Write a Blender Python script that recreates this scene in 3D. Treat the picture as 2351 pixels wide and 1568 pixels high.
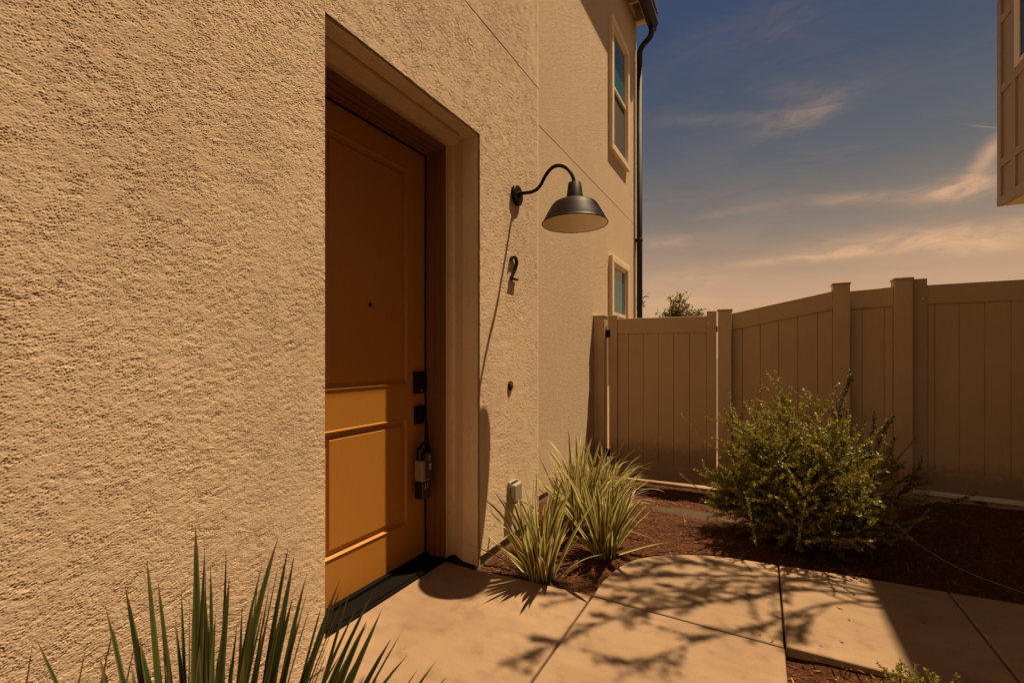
import bpy, math, random
from math import sin, cos, pi, radians, atan2, sqrt
from mathutils import Vector, Matrix, noise

S = bpy.context.scene
COL = S.collection
for o in list(S.objects): bpy.data.objects.remove(o)

# ------------------------------------------------------------------ camera
EYE = 1.22
HEAD = radians(29.209)          # the camera looks this far left of the wall's direction (+Y)
cam = bpy.data.objects.new('camera', bpy.data.cameras.new('camera'))
COL.objects.link(cam)
cam.location = (0, 0, EYE)
cam.rotation_euler = (radians(90), 0, HEAD)
cam.data.sensor_width = 36
cam.data.lens = 36 * 1024 / 2351
cam.data.shift_y = 0.0153
cam.data.clip_start = 0.05
cam.data.clip_end = 5000
S.camera = cam

# ------------------------------------------------------------------ light
SUNV = Vector((1.0, 1.08, 4.1)).normalized()
sun = bpy.data.objects.new('sun', bpy.data.lights.new('sun', 'SUN'))
COL.objects.link(sun)
sun.data.energy = 4.8
sun.data.angle = radians(0.53)
sun.data.color = (1.0, 0.75, 0.465)
sun.rotation_euler = SUNV.to_track_quat('Z', 'Y').to_euler()
sun.location = (3, 3, 12)

S.view_settings.view_transform = 'Standard'
S.view_settings.look = 'None'
S.view_settings.exposure = 0.55
S.view_settings.gamma = 1

# ------------------------------------------------------------------ node helper
class NT:
    def __init__(s, tree): s.t = tree; s.n = tree.nodes; s.l = tree.links
    def add(s, typ, **kw):
        n = s.n.new(typ)
        for k, v in kw.items():
            if k.startswith('i_'):
                key = k[2:]
                n.inputs[int(key) if key.isdigit() else key.replace('_', ' ')].default_value = v
            else: setattr(n, k, v)
        return n
    def link(s, a, b): s.l.new(a, b)
    def math(s, op, a, b=None, c=None, clamp=False):
        n = s.n.new('ShaderNodeMath'); n.operation = op; n.use_clamp = clamp
        for i, v in enumerate((a, b, c)):
            if v is None: continue
            if isinstance(v, (int, float)): n.inputs[i].default_value = v
            else: s.link(v, n.inputs[i])
        return n.outputs[0]
    def mix(s, fac, a, b, mode='MIX'):
        n = s.n.new('ShaderNodeMix'); n.data_type = 'RGBA'; n.blend_type = mode
        for sock, v in ((n.inputs[0], fac), (n.inputs[6], a), (n.inputs[7], b)):
            if isinstance(v, (int, float)): sock.default_value = v
            elif isinstance(v, tuple): sock.default_value = v if len(v) == 4 else (*v, 1)
            else: s.link(v, sock)
        return n.outputs[2]
    def ramp(s, fac, stops, interp='LINEAR'):
        n = s.n.new('ShaderNodeValToRGB'); n.color_ramp.interpolation = interp
        e = n.color_ramp.elements
        while len(e) < len(stops): e.new(0.5)
        for i, (p, c) in enumerate(stops):
            e[i].position = p
            if isinstance(c, (int, float)): c = (c, c, c)
            e[i].color = (*c, 1)
        s.link(fac, n.inputs[0])
        return n.outputs[0]
    def noise(s, vec, scale, detail=4, rough=0.55, dist=0.0):
        n = s.n.new('ShaderNodeTexNoise')
        n.inputs['Scale'].default_value = scale; n.inputs['Detail'].default_value = detail
        n.inputs['Roughness'].default_value = rough; n.inputs['Distortion'].default_value = dist
        if vec is not None: s.link(vec, n.inputs['Vector'])
        return n.outputs[0]
    def mapping(s, vec, scale=(1, 1, 1), rot=(0, 0, 0), loc=(0, 0, 0)):
        n = s.n.new('ShaderNodeMapping')
        n.inputs['Scale'].default_value = scale; n.inputs['Rotation'].default_value = rot; n.inputs['Location'].default_value = loc
        s.link(vec, n.inputs['Vector']); return n.outputs[0]

# ------------------------------------------------------------------ sky
W = bpy.data.worlds.new('World'); S.world = W; W.use_nodes = True
w = NT(W.node_tree); w.n.clear()
out = w.add('ShaderNodeOutputWorld'); bg = w.add('ShaderNodeBackground')
bg.inputs['Strength'].default_value = 0.1
w.link(bg.outputs[0], out.inputs[0])
nish = w.add('ShaderNodeTexSky', sky_type='NISHITA', sun_disc=False)
nish.sun_elevation = math.asin(SUNV.z); nish.sun_rotation = atan2(SUNV.x, SUNV.y)
nish.air_density = 1.2; nish.dust_density = 2.5; nish.altitude = 50
gen = w.add('ShaderNodeTexCoord').outputs['Generated']
sep = w.add('ShaderNodeSeparateXYZ'); w.link(gen, sep.inputs[0])
X, Y, Z = sep.outputs
el = w.math('ARCSINE', w.math('MINIMUM', w.math('MAXIMUM', Z, -1.0), 1.0))          # radians
az = w.math('ARCTAN2', X, Y)                                                        # 0 along +Y, positive to +X
SKYK = 6.0
def k(c): return tuple(SKYK * v for v in c)
t = w.math('DIVIDE', w.math('MAXIMUM', el, 0.0), pi / 2)
base = w.ramp(t, [(0.0, (0.70, 0.39, 0.195)), (0.07, (0.64, 0.385, 0.215)), (0.15, (0.29, 0.218, 0.160)), (0.22, (0.135, 0.134, 0.138)),
                  (0.30, (0.074, 0.092, 0.132)), (0.38, (0.038, 0.064, 0.135)), (0.55, (0.026, 0.048, 0.11)), (1.0, (0.03, 0.045, 0.085))])
# thin clouds: streaky noise in azimuth / elevation
comb = w.add('ShaderNodeCombineXYZ'); w.link(az, comb.inputs[0]); w.link(el, comb.inputs[1])
st = w.mapping(comb.outputs[0], scale=(2.2, 9.0, 1), rot=(0, 0, -0.1))
n1 = w.noise(st, 2.2, 8, 0.62, 0.6)
st2 = w.mapping(comb.outputs[0], scale=(1.2, 3.4, 1), rot=(0, 0, 0.25), loc=(3.1, 1.7, 0))
n2 = w.noise(st2, 2.0, 6, 0.55, 0.3)
wisps = w.ramp(w.math('MULTIPLY', n1, w.math('ADD', n2, 0.45)), [(0.40, 0.0), (0.62, 1.0)], 'EASE')
def blob(a0, e0, sa, se, tilt, amp):
    """soft elongated patch of cloud centred on an azimuth / elevation"""
    da = w.math('SUBTRACT', az, a0); de = w.math('SUBTRACT', el, e0)
    de = w.math('SUBTRACT', de, w.math('MULTIPLY', da, tilt))
    q = w.math('ADD', w.math('POWER', w.math('ABSOLUTE', w.math('DIVIDE', da, sa)), 2.0), w.math('POWER', w.math('ABSOLUTE', w.math('DIVIDE', de, se)), 2.0))
    return w.math('MULTIPLY', w.math('EXPONENT', w.math('MULTIPLY', q, -1.0)), amp)
BL = []   # azimuths are world angles: camera heading is -29.2 deg
def px(x, y):
    a = atan2(x - 1175.5, 1024); e = math.atan((820 - y) / 1024 * cos(a)); return a - HEAD, e
for (xa, ya, xb, yb, th, amp) in [(1540, 276, 1800, 264, 13, .42), (1770, 292, 1950, 222, 24, .85), (1740, 205, 1880, 205, 26, .22), (1500, 120, 1800, 60, 45, .25), (1740, 30, 1880, 35, 40, .36),
        (2120, 452, 2310, 405, 24, 1.15), (2225, 400, 2320, 300, 28, .95), (1880, 462, 2130, 445, 13, .5), (1720, 606, 2040, 572, 11, .9), (1930, 566, 2380, 520, 24, 1.1), (2130, 580, 2420, 545, 24, .8),
        (1470, 562, 1600, 548, 16, .45), (1470, 645, 1680, 640, 26, .4), (1490, 696, 1620, 690, 11, .8), (1850, 690, 1990, 712, 7, .4), (2235, 289, 2300, 295, 1.8, .7), (1600, 500, 1780, 470, 8, .25), (1900, 640, 2300, 625, 16, .22)]:
    a0, e0 = px(xa, ya); a1, e1 = px(xb, yb); am, em = (a0+a1)/2, (e0+e1)/2
    BL.append(blob(am, em, (a1-a0)*.55, th/1024*cos(am+HEAD)**1.0*.95, (e1-e0)/(a1-a0), amp))
tot = BL[0]
for b in BL[1:]: tot = w.math('ADD', tot, b)
n3 = w.noise(w.mapping(comb.outputs[0], scale=(5, 15, 1), rot=(0, 0, -0.12)), 3.0, 8, 0.62, 0.9)
n3 = w.ramp(n3, [(0.28, 0.22), (0.68, 0.95)], 'EASE')
cl = w.math('MULTIPLY', tot, n3)
cl = w.math('ADD', cl, w.math('MULTIPLY', wisps, 0.07), clamp=True)
ccol = w.ramp(t, [(0.0, (0.84, 0.50, 0.26)), (0.16, (0.84, 0.47, 0.245)), (0.26, (0.44, 0.27, 0.175)), (0.40, (0.12, 0.105, 0.115)), (1.0, (0.09, 0.08, 0.10))])
skyc = w.mix(w.math('MULTIPLY', cl, 0.85), base, ccol)
# unseen sky behind the view (-Y), made brighter and warmer to fill the shade
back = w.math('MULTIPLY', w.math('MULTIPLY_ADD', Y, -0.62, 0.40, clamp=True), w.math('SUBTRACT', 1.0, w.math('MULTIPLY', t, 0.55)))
skyc = w.mix(w.math('MULTIPLY', w.math('MULTIPLY_ADD', X, 2.2, -1.0, clamp=True), 0.55), skyc, (0.05, 0.045, 0.045))  # unseen sky towards +X dimmed to deepen the shade under the eaves
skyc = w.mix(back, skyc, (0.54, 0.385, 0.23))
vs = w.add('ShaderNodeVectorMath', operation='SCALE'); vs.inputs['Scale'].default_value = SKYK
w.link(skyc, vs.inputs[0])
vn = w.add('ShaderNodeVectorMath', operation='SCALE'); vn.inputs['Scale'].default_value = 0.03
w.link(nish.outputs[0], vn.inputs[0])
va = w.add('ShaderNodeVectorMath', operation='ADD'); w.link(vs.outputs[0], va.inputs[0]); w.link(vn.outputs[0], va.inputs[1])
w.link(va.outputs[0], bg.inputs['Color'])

# ------------------------------------------------------------------ materials
def mat(name):
    m = bpy.data.materials.new(name); m.use_nodes = True
    t = NT(m.node_tree); b = t.n['Principled BSDF']
    co = t.add('ShaderNodeTexCoord').outputs['Object']
    return m, t, b, co
def simple(name, col, rough=0.5, metal=0.0, var=0.12, scale=12, bump=0.0, bscale=60, spec=0.5, stretch=(1, 1, 1)):
    m, t, b, co = mat(name)
    v = t.mapping(co, scale=stretch)
    n = t.noise(v, scale, 5)
    c = t.mix(n, tuple(x * (1 - var) for x in col), tuple(min(1, x * (1 + var)) for x in col))
    t.link(c, b.inputs['Base Color'])
    b.inputs['Roughness'].default_value = rough; b.inputs['Metallic'].default_value = metal
    b.inputs['Specular IOR Level'].default_value = spec
    if bump:
        bn = t.add('ShaderNodeBump'); bn.inputs['Strength'].default_value = bump; bn.inputs['Distance'].default_value = 0.002
        t.link(t.noise(v, bscale, 4), bn.inputs['Height']); t.link(bn.outputs[0], b.inputs['Normal'])
    return m

def stucco(name, col, strength, dist, fine=True, patchy=0.10):
    m, t, b, co = mat(name)
    warp = t.noise(co, 9, 3)
    vw = t.add('ShaderNodeVectorMath', operation='MULTIPLY_ADD')
    t.link(t.add('ShaderNodeTexNoise', i_Scale=7.0).outputs['Color'], vw.inputs[0]); vw.inputs[1].default_value = (.06, .06, .06); t.link(co, vw.inputs[2])
    # dashed grains, slightly stretched along the trowel direction, breaking up in drifts
    g1 = t.noise(t.mapping(vw.outputs[0], scale=(1, 0.62, 1.25), rot=(0.55, 0, 0)), 210, 2, 0.55, 0.35)
    g2 = t.noise(t.mapping(vw.outputs[0], scale=(1, 0.7, 1.1), rot=(0.3, 0, 0)), 400, 2, 0.5)
    vo = t.add('ShaderNodeTexVoronoi', feature='SMOOTH_F1'); vo.inputs['Scale'].default_value = 260; vo.inputs['Smoothness'].default_value = 0.6
    t.link(vw.outputs[0], vo.inputs['Vector'])
    drift = t.noise(t.mapping(vw.outputs[0], scale=(1, 0.45, 1.3), rot=(0.7, 0, 0)), 62, 4, 0.65, 0.5)
    big = t.noise(co, 1.6, 4, 0.6)
    h = t.math('ADD', t.math('MULTIPLY', g1, 1.0), t.math('MULTIPLY', g2, 0.5))
    h = t.math('SUBTRACT', h, t.math('MULTIPLY', vo.outputs['Distance'], 0.55))
    h = t.math('ADD', h, t.math('MULTIPLY', drift, 1.0))
    h = t.math('ADD', h, t.math('MULTIPLY', big, 0.9))
    bn = t.add('ShaderNodeBump'); bn.inputs['Strength'].default_value = strength; bn.inputs['Distance'].default_value = dist
    t.link(h, bn.inputs['Height']); t.link(bn.outputs[0], b.inputs['Normal'])
    # colour: grime sits in blotches, rain streaks run down
    stk = t.noise(t.mapping(co, scale=(6, 6, 0.5)), 1.6, 4, 0.6)
    f = t.math('ADD', t.math('MULTIPLY', big, 0.6), t.math('MULTIPLY', stk, 0.4))
    f = t.ramp(f, [(0.32, 0.0), (0.72, 1.0)])
    c = t.mix(f, tuple(x * (1 - patchy * 1.3) for x in col), tuple(min(1, x * (1 + patchy * .5)) for x in col))
    pit = t.ramp(g1, [(0.30, 0.78), (0.52, 1.0)])
    c = t.mix(1.0, c, pit, 'MULTIPLY')
    t.link(c, b.inputs['Base Color']); b.inputs['Roughness'].default_value = 0.95; b.inputs['Specular IOR Level'].default_value = 0.15
    return m

M_STUC = stucco('stucco_dash', (0.86, 0.650, 0.44), 1.0, 0.0115, patchy=.05)
M_STUC_D = stucco('stucco_relief', (0.88, 0.670, 0.465), 0.32, 0.0018, patchy=.12)
M_STUC_S = stucco('stucco_smooth', (0.90, 0.71, 0.48), 0.8, 0.0030)
M_TRIM = stucco('trim_stucco', (0.82, 0.66, 0.46), 0.5, 0.002)
M_FOUND = simple('foundation', (0.27, 0.20, 0.12), 0.95, var=0.3, scale=9, bump=0.6, bscale=120)
M_DARKJ = simple('joint_dark', (0.07, 0.045, 0.025), 0.9)
M_SEAL = simple('rubber_seal', (0.008, 0.006, 0.005), 0.8)
M_BRONZE = simple('dark_bronze', (0.009, 0.006, 0.005), 0.7, 0.0, var=0.25, scale=20)
M_BLACK = simple('black_metal', (0.014, 0.0065, 0.0042), 0.5, 0.0, var=0.2, scale=40, bump=0.1, bscale=400, spec=.13)
M_SHADEIN = simple('white_enamel', (0.90, 0.82, 0.66), 0.5, var=0.03)
M_THRESH = simple('threshold_metal', (0.006, 0.0045, 0.0035), 0.8, 0.0, var=0.3, scale=30, spec=.08)
M_SCREW = simple('screw_head', (0.75, 0.68, 0.58), 0.3, 0.8)
M_GREY = simple('grey_plastic', (0.30, 0.25, 0.20), 0.5, var=0.1)
def fence_mat(name, col):
    m, t, b, co = mat(name)
    g = t.noise(t.mapping(co, scale=(14, 14, 0.7)), 5, 5); big = t.noise(co, 1.1, 4, .6)
    c = t.mix(g, tuple(x*.93 for x in col), tuple(x*1.07 for x in col))
    c = t.mix(0.5, c, t.ramp(big, [(.3, .80), (.7, 1.12)]), 'MULTIPLY')
    # soil splashed up the foot of the boards, and a few drips
    gp_ = t.add('ShaderNodeNewGeometry').outputs['Position']; sp = t.add('ShaderNodeSeparateXYZ'); t.link(gp_, sp.inputs[0])
    hz = t.math('ADD', sp.outputs[2], t.math('MULTIPLY', t.noise(gp_, 22, 5, .7), -0.34))
    c = t.mix(t.ramp(hz, [(0.0, 0.55), (0.16, 0.0)]), c, (0.12, 0.07, 0.04))
    t.link(c, b.inputs['Base Color']); b.inputs['Specular IOR Level'].default_value = .35
    t.link(t.ramp(big, [(.3, .38), (.7, .58)]), b.inputs['Roughness'])
    bn = t.add('ShaderNodeBump'); bn.inputs['Strength'].default_value = .18; bn.inputs['Distance'].default_value = .003
    t.link(t.math('ADD', t.math('MULTIPLY', t.noise(t.mapping(co, scale=(10, 10, .6)), 14, 4), .4), t.noise(co, 1.6, 2)), bn.inputs['Height']); t.link(bn.outputs[0], b.inputs['Normal'])
    return m
M_FENCE = fence_mat('tan_vinyl', (0.49, 0.345, 0.20))
M_FASC = simple('cream_wood', (0.62, 0.46, 0.24), 0.6, var=0.1, scale=6, bump=.2)
M_ROOF = simple('roof_tile', (0.10, 0.06, 0.045), 0.8, var=0.35, scale=6, bump=.6)
M_SIDING = simple('siding_paint', (0.33, 0.235, 0.155), 0.6, var=0.06, scale=4, bump=0.15, bscale=80)
M_WFRAME = simple('window_vinyl', (0.72, 0.58, 0.40), 0.4, var=0.04)
M_BARK = simple('bark', (0.10, 0.065, 0.04), 0.9, var=0.4, scale=30, bump=.8)
M_PALE = simple('pale_litter', (0.55, 0.45, 0.33), 0.8)

def door_mat():
    m, t, b, co = mat('door_paint')
    g = t.noise(t.mapping(co, scale=(1, 26, 1.0)), 5, 6, 0.65, 0.4)
    c = t.mix(g, (0.37, 0.155, 0.022), (0.46, 0.20, 0.034))
    t.link(c, b.inputs['Base Color']); b.inputs['Roughness'].default_value = 0.42
    bn = t.add('ShaderNodeBump'); bn.inputs['Strength'].default_value = 0.25; bn.inputs['Distance'].default_value = 0.0015
    t.link(t.noise(t.mapping(co, scale=(1, 60, 1.2)), 6, 5, 0.6, 0.5), bn.inputs['Height']); t.link(bn.outputs[0], b.inputs['Normal'])
    return m
M_DOOR = door_mat()
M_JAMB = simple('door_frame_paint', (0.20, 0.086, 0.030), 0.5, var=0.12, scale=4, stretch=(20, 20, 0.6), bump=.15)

def glass_mat():
    m, t, b, co = mat('window_glass')
    n = t.noise(co, 0.8, 2)
    t.link(t.mix(n, (0.03, 0.11, 0.12), (0.04, 0.14, 0.15)), b.inputs['Base Color'])
    b.inputs['Roughness'].default_value = 0.04; b.inputs['Specular IOR Level'].default_value = 0.35
    return m
M_GLASS = glass_mat()
M_SCREEN = simple('insect_screen', (0.07, 0.05, 0.038), 0.75, var=0.15)

def concrete_mat():
    m, t, b, co = mat('concrete')
    big = t.noise(co, 1.3, 5, 0.6); mid = t.noise(co, 7, 6, 0.65); fine = t.noise(co, 160, 3)
    base = t.mix(t.ramp(big, [(0.3, 0.0), (0.7, 1.0)]), (0.222, 0.148, 0.090), (0.33, 0.224, 0.140))
    spots = t.ramp(mid, [(0.34, 0.72), (0.47, 1.0)])
    c = t.mix(0.75, base, spots, 'MULTIPLY')
    drag = t.noise(t.mapping(co, scale=(1.2, 5, 1), rot=(0, 0, 0.5)), 2.2, 5, 0.6, 0.8)
    c = t.mix(0.6, c, t.ramp(drag, [(0.3, 0.78), (0.5, 1.0), (0.7, 1.12)]), 'MULTIPLY')
    # small stains and pinholes
    vo = t.add('ShaderNodeTexVoronoi'); vo.inputs['Scale'].default_value = 3.1; vo.inputs['Randomness'].default_value = 1; t.link(t.mapping(co, scale=(1, 1, 1), rot=(0, 0, .4)), vo.inputs['Vector'])
    c = t.mix(1.0, c, t.ramp(t.math('ADD', vo.outputs['Distance'], t.math('MULTIPLY', mid, .09)), [(0.05, 0.70), (0.09, 1.0)]), 'MULTIPLY')
    c = t.mix(0.35, c, t.ramp(fine, [(0.3, 0.7), (0.6, 1.1)]), 'MULTIPLY')
    t.link(c, b.inputs['Base Color']); b.inputs['Roughness'].default_value = 0.85; b.inputs['Specular IOR Level'].default_value = 0.25
    br = t.noise(t.mapping(co, scale=(3, 120, 1), rot=(0, 0, 0.08)), 3, 3, 0.6)
    h = t.math('ADD', t.math('MULTIPLY', br, 0.7), t.math('MULTIPLY', fine, 0.5))
    bn = t.add('ShaderNodeBump'); bn.inputs['Strength'].default_value = 0.28; bn.inputs['Distance'].default_value = 0.0015
    t.link(h, bn.inputs['Height']); t.link(bn.outputs[0], b.inputs['Normal'])
    return m
M_CONC = concrete_mat()

def mulch_ground_mat():
    m, t, b, co = mat('mulch_bed')
    n = t.noise(co, 55, 6, 0.7, 0.5); n2 = t.noise(co, 3, 3)
    c = t.ramp(n, [(0.25, (0.012, 0.006, 0.004)), (0.5, (0.070, 0.028, 0.014)), (0.72, (0.18, 0.075, 0.035))])
    # a patch of bare trodden soil in front of the gate
    sp = t.add('ShaderNodeSeparateXYZ'); t.link(co, sp.inputs[0])
    dx = t.math('DIVIDE', t.math('ADD', sp.outputs[0], 0.50), 0.42); dy = t.math('DIVIDE', t.math('SUBTRACT', sp.outputs[1], 4.05), 0.22)
    q = t.math('ADD', t.math('POWER', dx, 2.0), t.math('POWER', dy, 2.0)); q = t.math('ADD', q, t.math('MULTIPLY', t.math('SUBTRACT', n2, 0.5), 0.8))
    f = t.ramp(q, [(0.55, 1.0), (1.15, 0.0)])
    soil = t.mix(t.noise(co, 60, 4), (0.055, 0.037, 0.024), (0.095, 0.064, 0.041))
    c = t.mix(f, c, soil)
    t.link(c, b.inputs['Base Color']); b.inputs['Roughness'].default_value = 1.0; b.inputs['Specular IOR Level'].default_value = 0.1
    bn = t.add('ShaderNodeBump'); bn.inputs['Strength'].default_value = 1.0
    t.link(t.math('MULTIPLY', t.math('SUBTRACT', 1.05, f), 0.012), bn.inputs['Distance'])
    t.link(n, bn.inputs['Height']); t.link(bn.outputs[0], b.inputs['Normal'])
    return m
M_MULCH = mulch_ground_mat()

def chip_mat():
    m, t, b, co = mat('mulch_chips')
    a = t.add('ShaderNodeAttribute', attribute_name='tint')
    c = t.ramp(a.outputs['Fac'], [(0.0, (0.016, 0.008, 0.005)), (0.40, (0.095, 0.036, 0.018)), (0.75, (0.23, 0.094, 0.042)), (0.93, (0.34, 0.17, 0.085)), (1.0, (0.42, 0.28, 0.17))])
    t.link(c, b.inputs['Base Color']); b.inputs['Roughness'].default_value = 0.8; b.inputs['Specular IOR Level'].default_value = 0.25
    return m
M_CHIP = chip_mat()

def leaf_mat(name, c0, c1, trans=0.35, rough=0.4, spec=0.5, stripe=None):
    m = bpy.data.materials.new(name); m.use_nodes = True
    t = NT(m.node_tree); t.n.clear()
    o = t.add('ShaderNodeOutputMaterial'); b = t.add('ShaderNodeBsdfPrincipled'); tr = t.add('ShaderNodeBsdfTranslucent'); mx = t.add('ShaderNodeMixShader')
    a = t.add('ShaderNodeAttribute', attribute_name='tint').outputs['Fac']
    c = t.mix(a, c0, c1)
    if stripe:
        u = t.add('ShaderNodeUVMap').outputs[0]; sp = t.add('ShaderNodeSeparateXYZ'); t.link(u, sp.inputs[0])
        d = t.math('MULTIPLY', t.math('ABSOLUTE', t.math('SUBTRACT', sp.outputs[0], 0.5)), 2.0)
        nn = t.noise(t.mapping(u, scale=(9, 0.4, 1)), 3, 2)
        f = t.ramp(t.math('ADD', d, t.math('MULTIPLY', t.math('SUBTRACT', nn, 0.5), 0.5)), [(0.50, 0.0), (0.62, 1.0)])
        c = t.mix(f, c, stripe)
        # dry brown tips
        tip = t.ramp(sp.outputs[1], [(0.90, 0.0), (1.0, 0.8)])
        c = t.mix(tip, c, (0.22, 0.10, 0.035))
    t.link(c, b.inputs['Base Color']); t.link(c, tr.inputs['Color'])
    b.inputs['Roughness'].default_value = rough; b.inputs['Specular IOR Level'].default_value = spec
    mx.inputs[0].default_value = trans
    t.link(b.outputs[0], mx.inputs[1]); t.link(tr.outputs[0], mx.inputs[2]); t.link(mx.outputs[0], o.inputs[0])
    return m
M_LEAF = leaf_mat('shrub_leaf', (0.085, 0.088, 0.014), (0.37, 0.305, 0.046), 0.35, 0.38, 0.45)
M_LEAFD = leaf_mat('dark_leaf', (0.035, 0.050, 0.016), (0.075, 0.085, 0.022), 0.2, 0.45, 0.4)
M_FLAX = leaf_mat('variegated_blade', (0.085, 0.105, 0.022), (0.15, 0.155, 0.03), 0.3, 0.42, 0.4, stripe=(0.68, 0.56, 0.22))
M_FLAXG = leaf_mat('green_blade', (0.022, 0.036, 0.009), (0.060, 0.075, 0.015), 0.25, 0.42, 0.35, stripe=(0.10, 0.095, 0.025))
M_TREEL = leaf_mat('tree_leaf', (0.10, 0.09, 0.015), (0.26, 0.20, 0.035), 0.35, 0.5, 0.3)

# ------------------------------------------------------------------ mesh helpers
class MB:
    def __init__(s): s.v = []; s.f = []; s.uv = None; s.t = []; s.mi = []
    def quad(s, a, b, c, d): n = len(s.v); s.v += [tuple(a), tuple(b), tuple(c), tuple(d)]; s.f.append((n, n+1, n+2, n+3)); return s
    def poly(s, pts): n = len(s.v); s.v += [tuple(p) for p in pts]; s.f.append(tuple(range(n, n+len(pts)))); return s
    def box(s, x0, x1, y0, y1, z0, z1):
        n = len(s.v)
        s.v += [(x0,y0,z0),(x1,y0,z0),(x1,y1,z0),(x0,y1,z0),(x0,y0,z1),(x1,y0,z1),(x1,y1,z1),(x0,y1,z1)]
        s.f += [(n,n+3,n+2,n+1),(n+4,n+5,n+6,n+7),(n,n+1,n+5,n+4),(n+1,n+2,n+6,n+5),(n+2,n+3,n+7,n+6),(n+3,n,n+4,n+7)]
        return s
    def loft(s, rings, close=False, cap=False):
        n0 = len(s.v); m = len(rings[0])
        for r in rings: s.v += [tuple(p) for p in r]
        for i in range(len(rings)-1):
            for j in range(m if close else m-1):
                a = n0+i*m+j; b = n0+i*m+(j+1) % m
                s.f.append((a, b, b+m, a+m))
        if cap:
            s.f.append(tuple(reversed(range(n0, n0+m)))); e = n0+(len(rings)-1)*m; s.f.append(tuple(range(e, e+m)))
        return s
    def tube(s, pts, rad, seg=12, cap=True):
        pts = [Vector(p) for p in pts]; rings = []; up = Vector((0.13, 0.2, 1)).normalized()
        u = None
        for i, p in enumerate(pts):
            d = (pts[min(i+1, len(pts)-1)] - pts[max(i-1, 0)]).normalized()
            if u is None:
                u = d.orthogonal().normalized()
            u = (u - d * u.dot(d)).normalized(); v = d.cross(u)
            r = rad[i] if isinstance(rad, (list, tuple)) else rad
            rings.append([p + u*cos(2*pi*j/seg)*r + v*sin(2*pi*j/seg)*r for j in range(seg)])
        return s.loft(rings, True, cap)
    def lathe(s, prof, seg=48, origin=(0,0,0), axis='z'):
        rings = []
        for r, h in prof:
            ring = []
            for j in range(seg):
                a = 2*pi*j/seg
                if axis == 'z': p = (r*cos(a), r*sin(a), h)
                elif axis == 'x': p = (h, r*cos(a), r*sin(a))
                ring.append((p[0]+origin[0], p[1]+origin[1], p[2]+origin[2]))
            rings.append(ring)
        return s.loft(rings, True)
    def build(s, name, m, parent=None, smooth=False, bevel=0, **tags):
        me = bpy.data.meshes.new(name); me.from_pydata(s.v, [], s.f)
        if s.t:
            at = me.attributes.new('tint', 'FLOAT', 'FACE'); at.data.foreach_set('value', s.t)
        if s.uv:
            uv = me.uv_layers.new(name='UVMap'); flat = [c for l in s.uv for q in l for c in q]; uv.data.foreach_set('uv', flat)
        me.materials.append(m)
        me.validate(); me.update()
        if smooth: me.polygons.foreach_set('use_smooth', [True]*len(me.polygons))
        o = bpy.data.objects.new(name, me); COL.objects.link(o)
        if parent:
            o.parent = parent
            if parent.location.length or parent.rotation_euler.z: pass
        if bevel:
            bv = o.modifiers.new('bevel', 'BEVEL'); bv.width = bevel; bv.segments = 2; bv.limit_method = 'ANGLE'; bv.angle_limit = radians(50)
            bv.harden_normals = False
        for a, b in tags.items(): o[a] = b
        return o
def flipcheck(o):
    import bmesh
    bm = bmesh.new(); bm.from_mesh(o.data); bmesh.ops.recalc_face_normals(bm, faces=bm.faces); bm.to_mesh(o.data); bm.free(); return o
def thing(name, label, cat, loc=(0,0,0), rz=0, group=None):
    o = bpy.data.objects.new(name, None); COL.objects.link(o); o.location = loc; o.rotation_euler = (0,0,rz)
    o.empty_display_size = 0.1
    o['label'] = label; o['category'] = cat
    if group: o['group'] = group
    return o

# ------------------------------------------------------------------ ground, slabs, beds
def sm(a, b, x):
    t = max(0.0, min(1.0, (x-a)/(b-a))); return t*t*(3-2*t)
def gz(x, y):
    z = -0.028
    z -= 0.165 * sm(3.3, 4.85, y) * sm(0.75, 0.0, x)
    z += 0.02 * sm(4.3, 5.0, y) * sm(0.7, 1.2, x)
    if x > 0.05 and y < 2.2: z = -0.058 + 0.02*sm(.2, .6, x)
    n = noise.noise(Vector((x*2.1, y*2.1, 0.3)))*0.012 + noise.noise(Vector((x*9, y*9, 1.3)))*0.006
    return z + n
# far ground, to the horizon
g = MB().box(-600, 600, -600, 600, -0.60, -0.30)
g.build('ground', simple('far_soil', (0.16, 0.11, 0.07), 0.95, var=0.3, scale=2, bump=.5), kind='structure')
# outline of the concrete path (metres), from the joints and the curved edges
wallside = [(-1.433, 2.136), (-1.382, 2.146), (-1.315, 2.154), (-1.243, 2.160), (-1.166, 2.168), (-1.071, 2.177), (-0.95, 2.184), (-0.842, 2.192), (-0.762, 2.200)]
curve = [(-0.757, 2.211), (-0.757, 2.29), (-0.755, 2.375), (-0.745, 2.47), (-0.728, 2.56), (-0.701, 2.645), (-0.675, 2.70), (-0.643, 2.747), (-0.610, 2.786), (-0.576, 2.821), (-0.497, 2.88), (-0.403, 2.938), (-0.30, 2.985),
         (-0.2, 3.017), (-0.05, 3.040), (0.083, 3.053)]
curve2 = [(0.091, 3.054), (0.2, 3.072), (0.312, 3.089), (0.512, 3.109), (0.709, 3.125), (0.846, 3.134)]
curve3 = [(0.854, 3.135), (1.013, 3.150), (1.132, 3.157), (1.6, 3.18), (2.66, 3.20)]
J = 0.0045
slabs = [
    [(-1.80, 1.0), (-0.757-J, 1.0), (-0.757-J, 2.197)] + [p for p in reversed(wallside[:-1])] + [(-1.80, 2.136)],
    [(-0.757+J, 1.0), (0.0905-J, 1.0), (0.0905-J, 2.197-J), (-0.757+J, 2.197-J)],
    [(-0.757+J, 2.197+J), (0.087-J, 2.197+J)] + [(x, y) for x, y in reversed(curve)][:-1],
    [(0.087+J, 2.212), (0.85-J, 2.235)] + list(reversed(curve2)),
    [(0.85+J, 2.235), (2.66, 2.25)] + list(reversed(curve3)),
]
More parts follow.
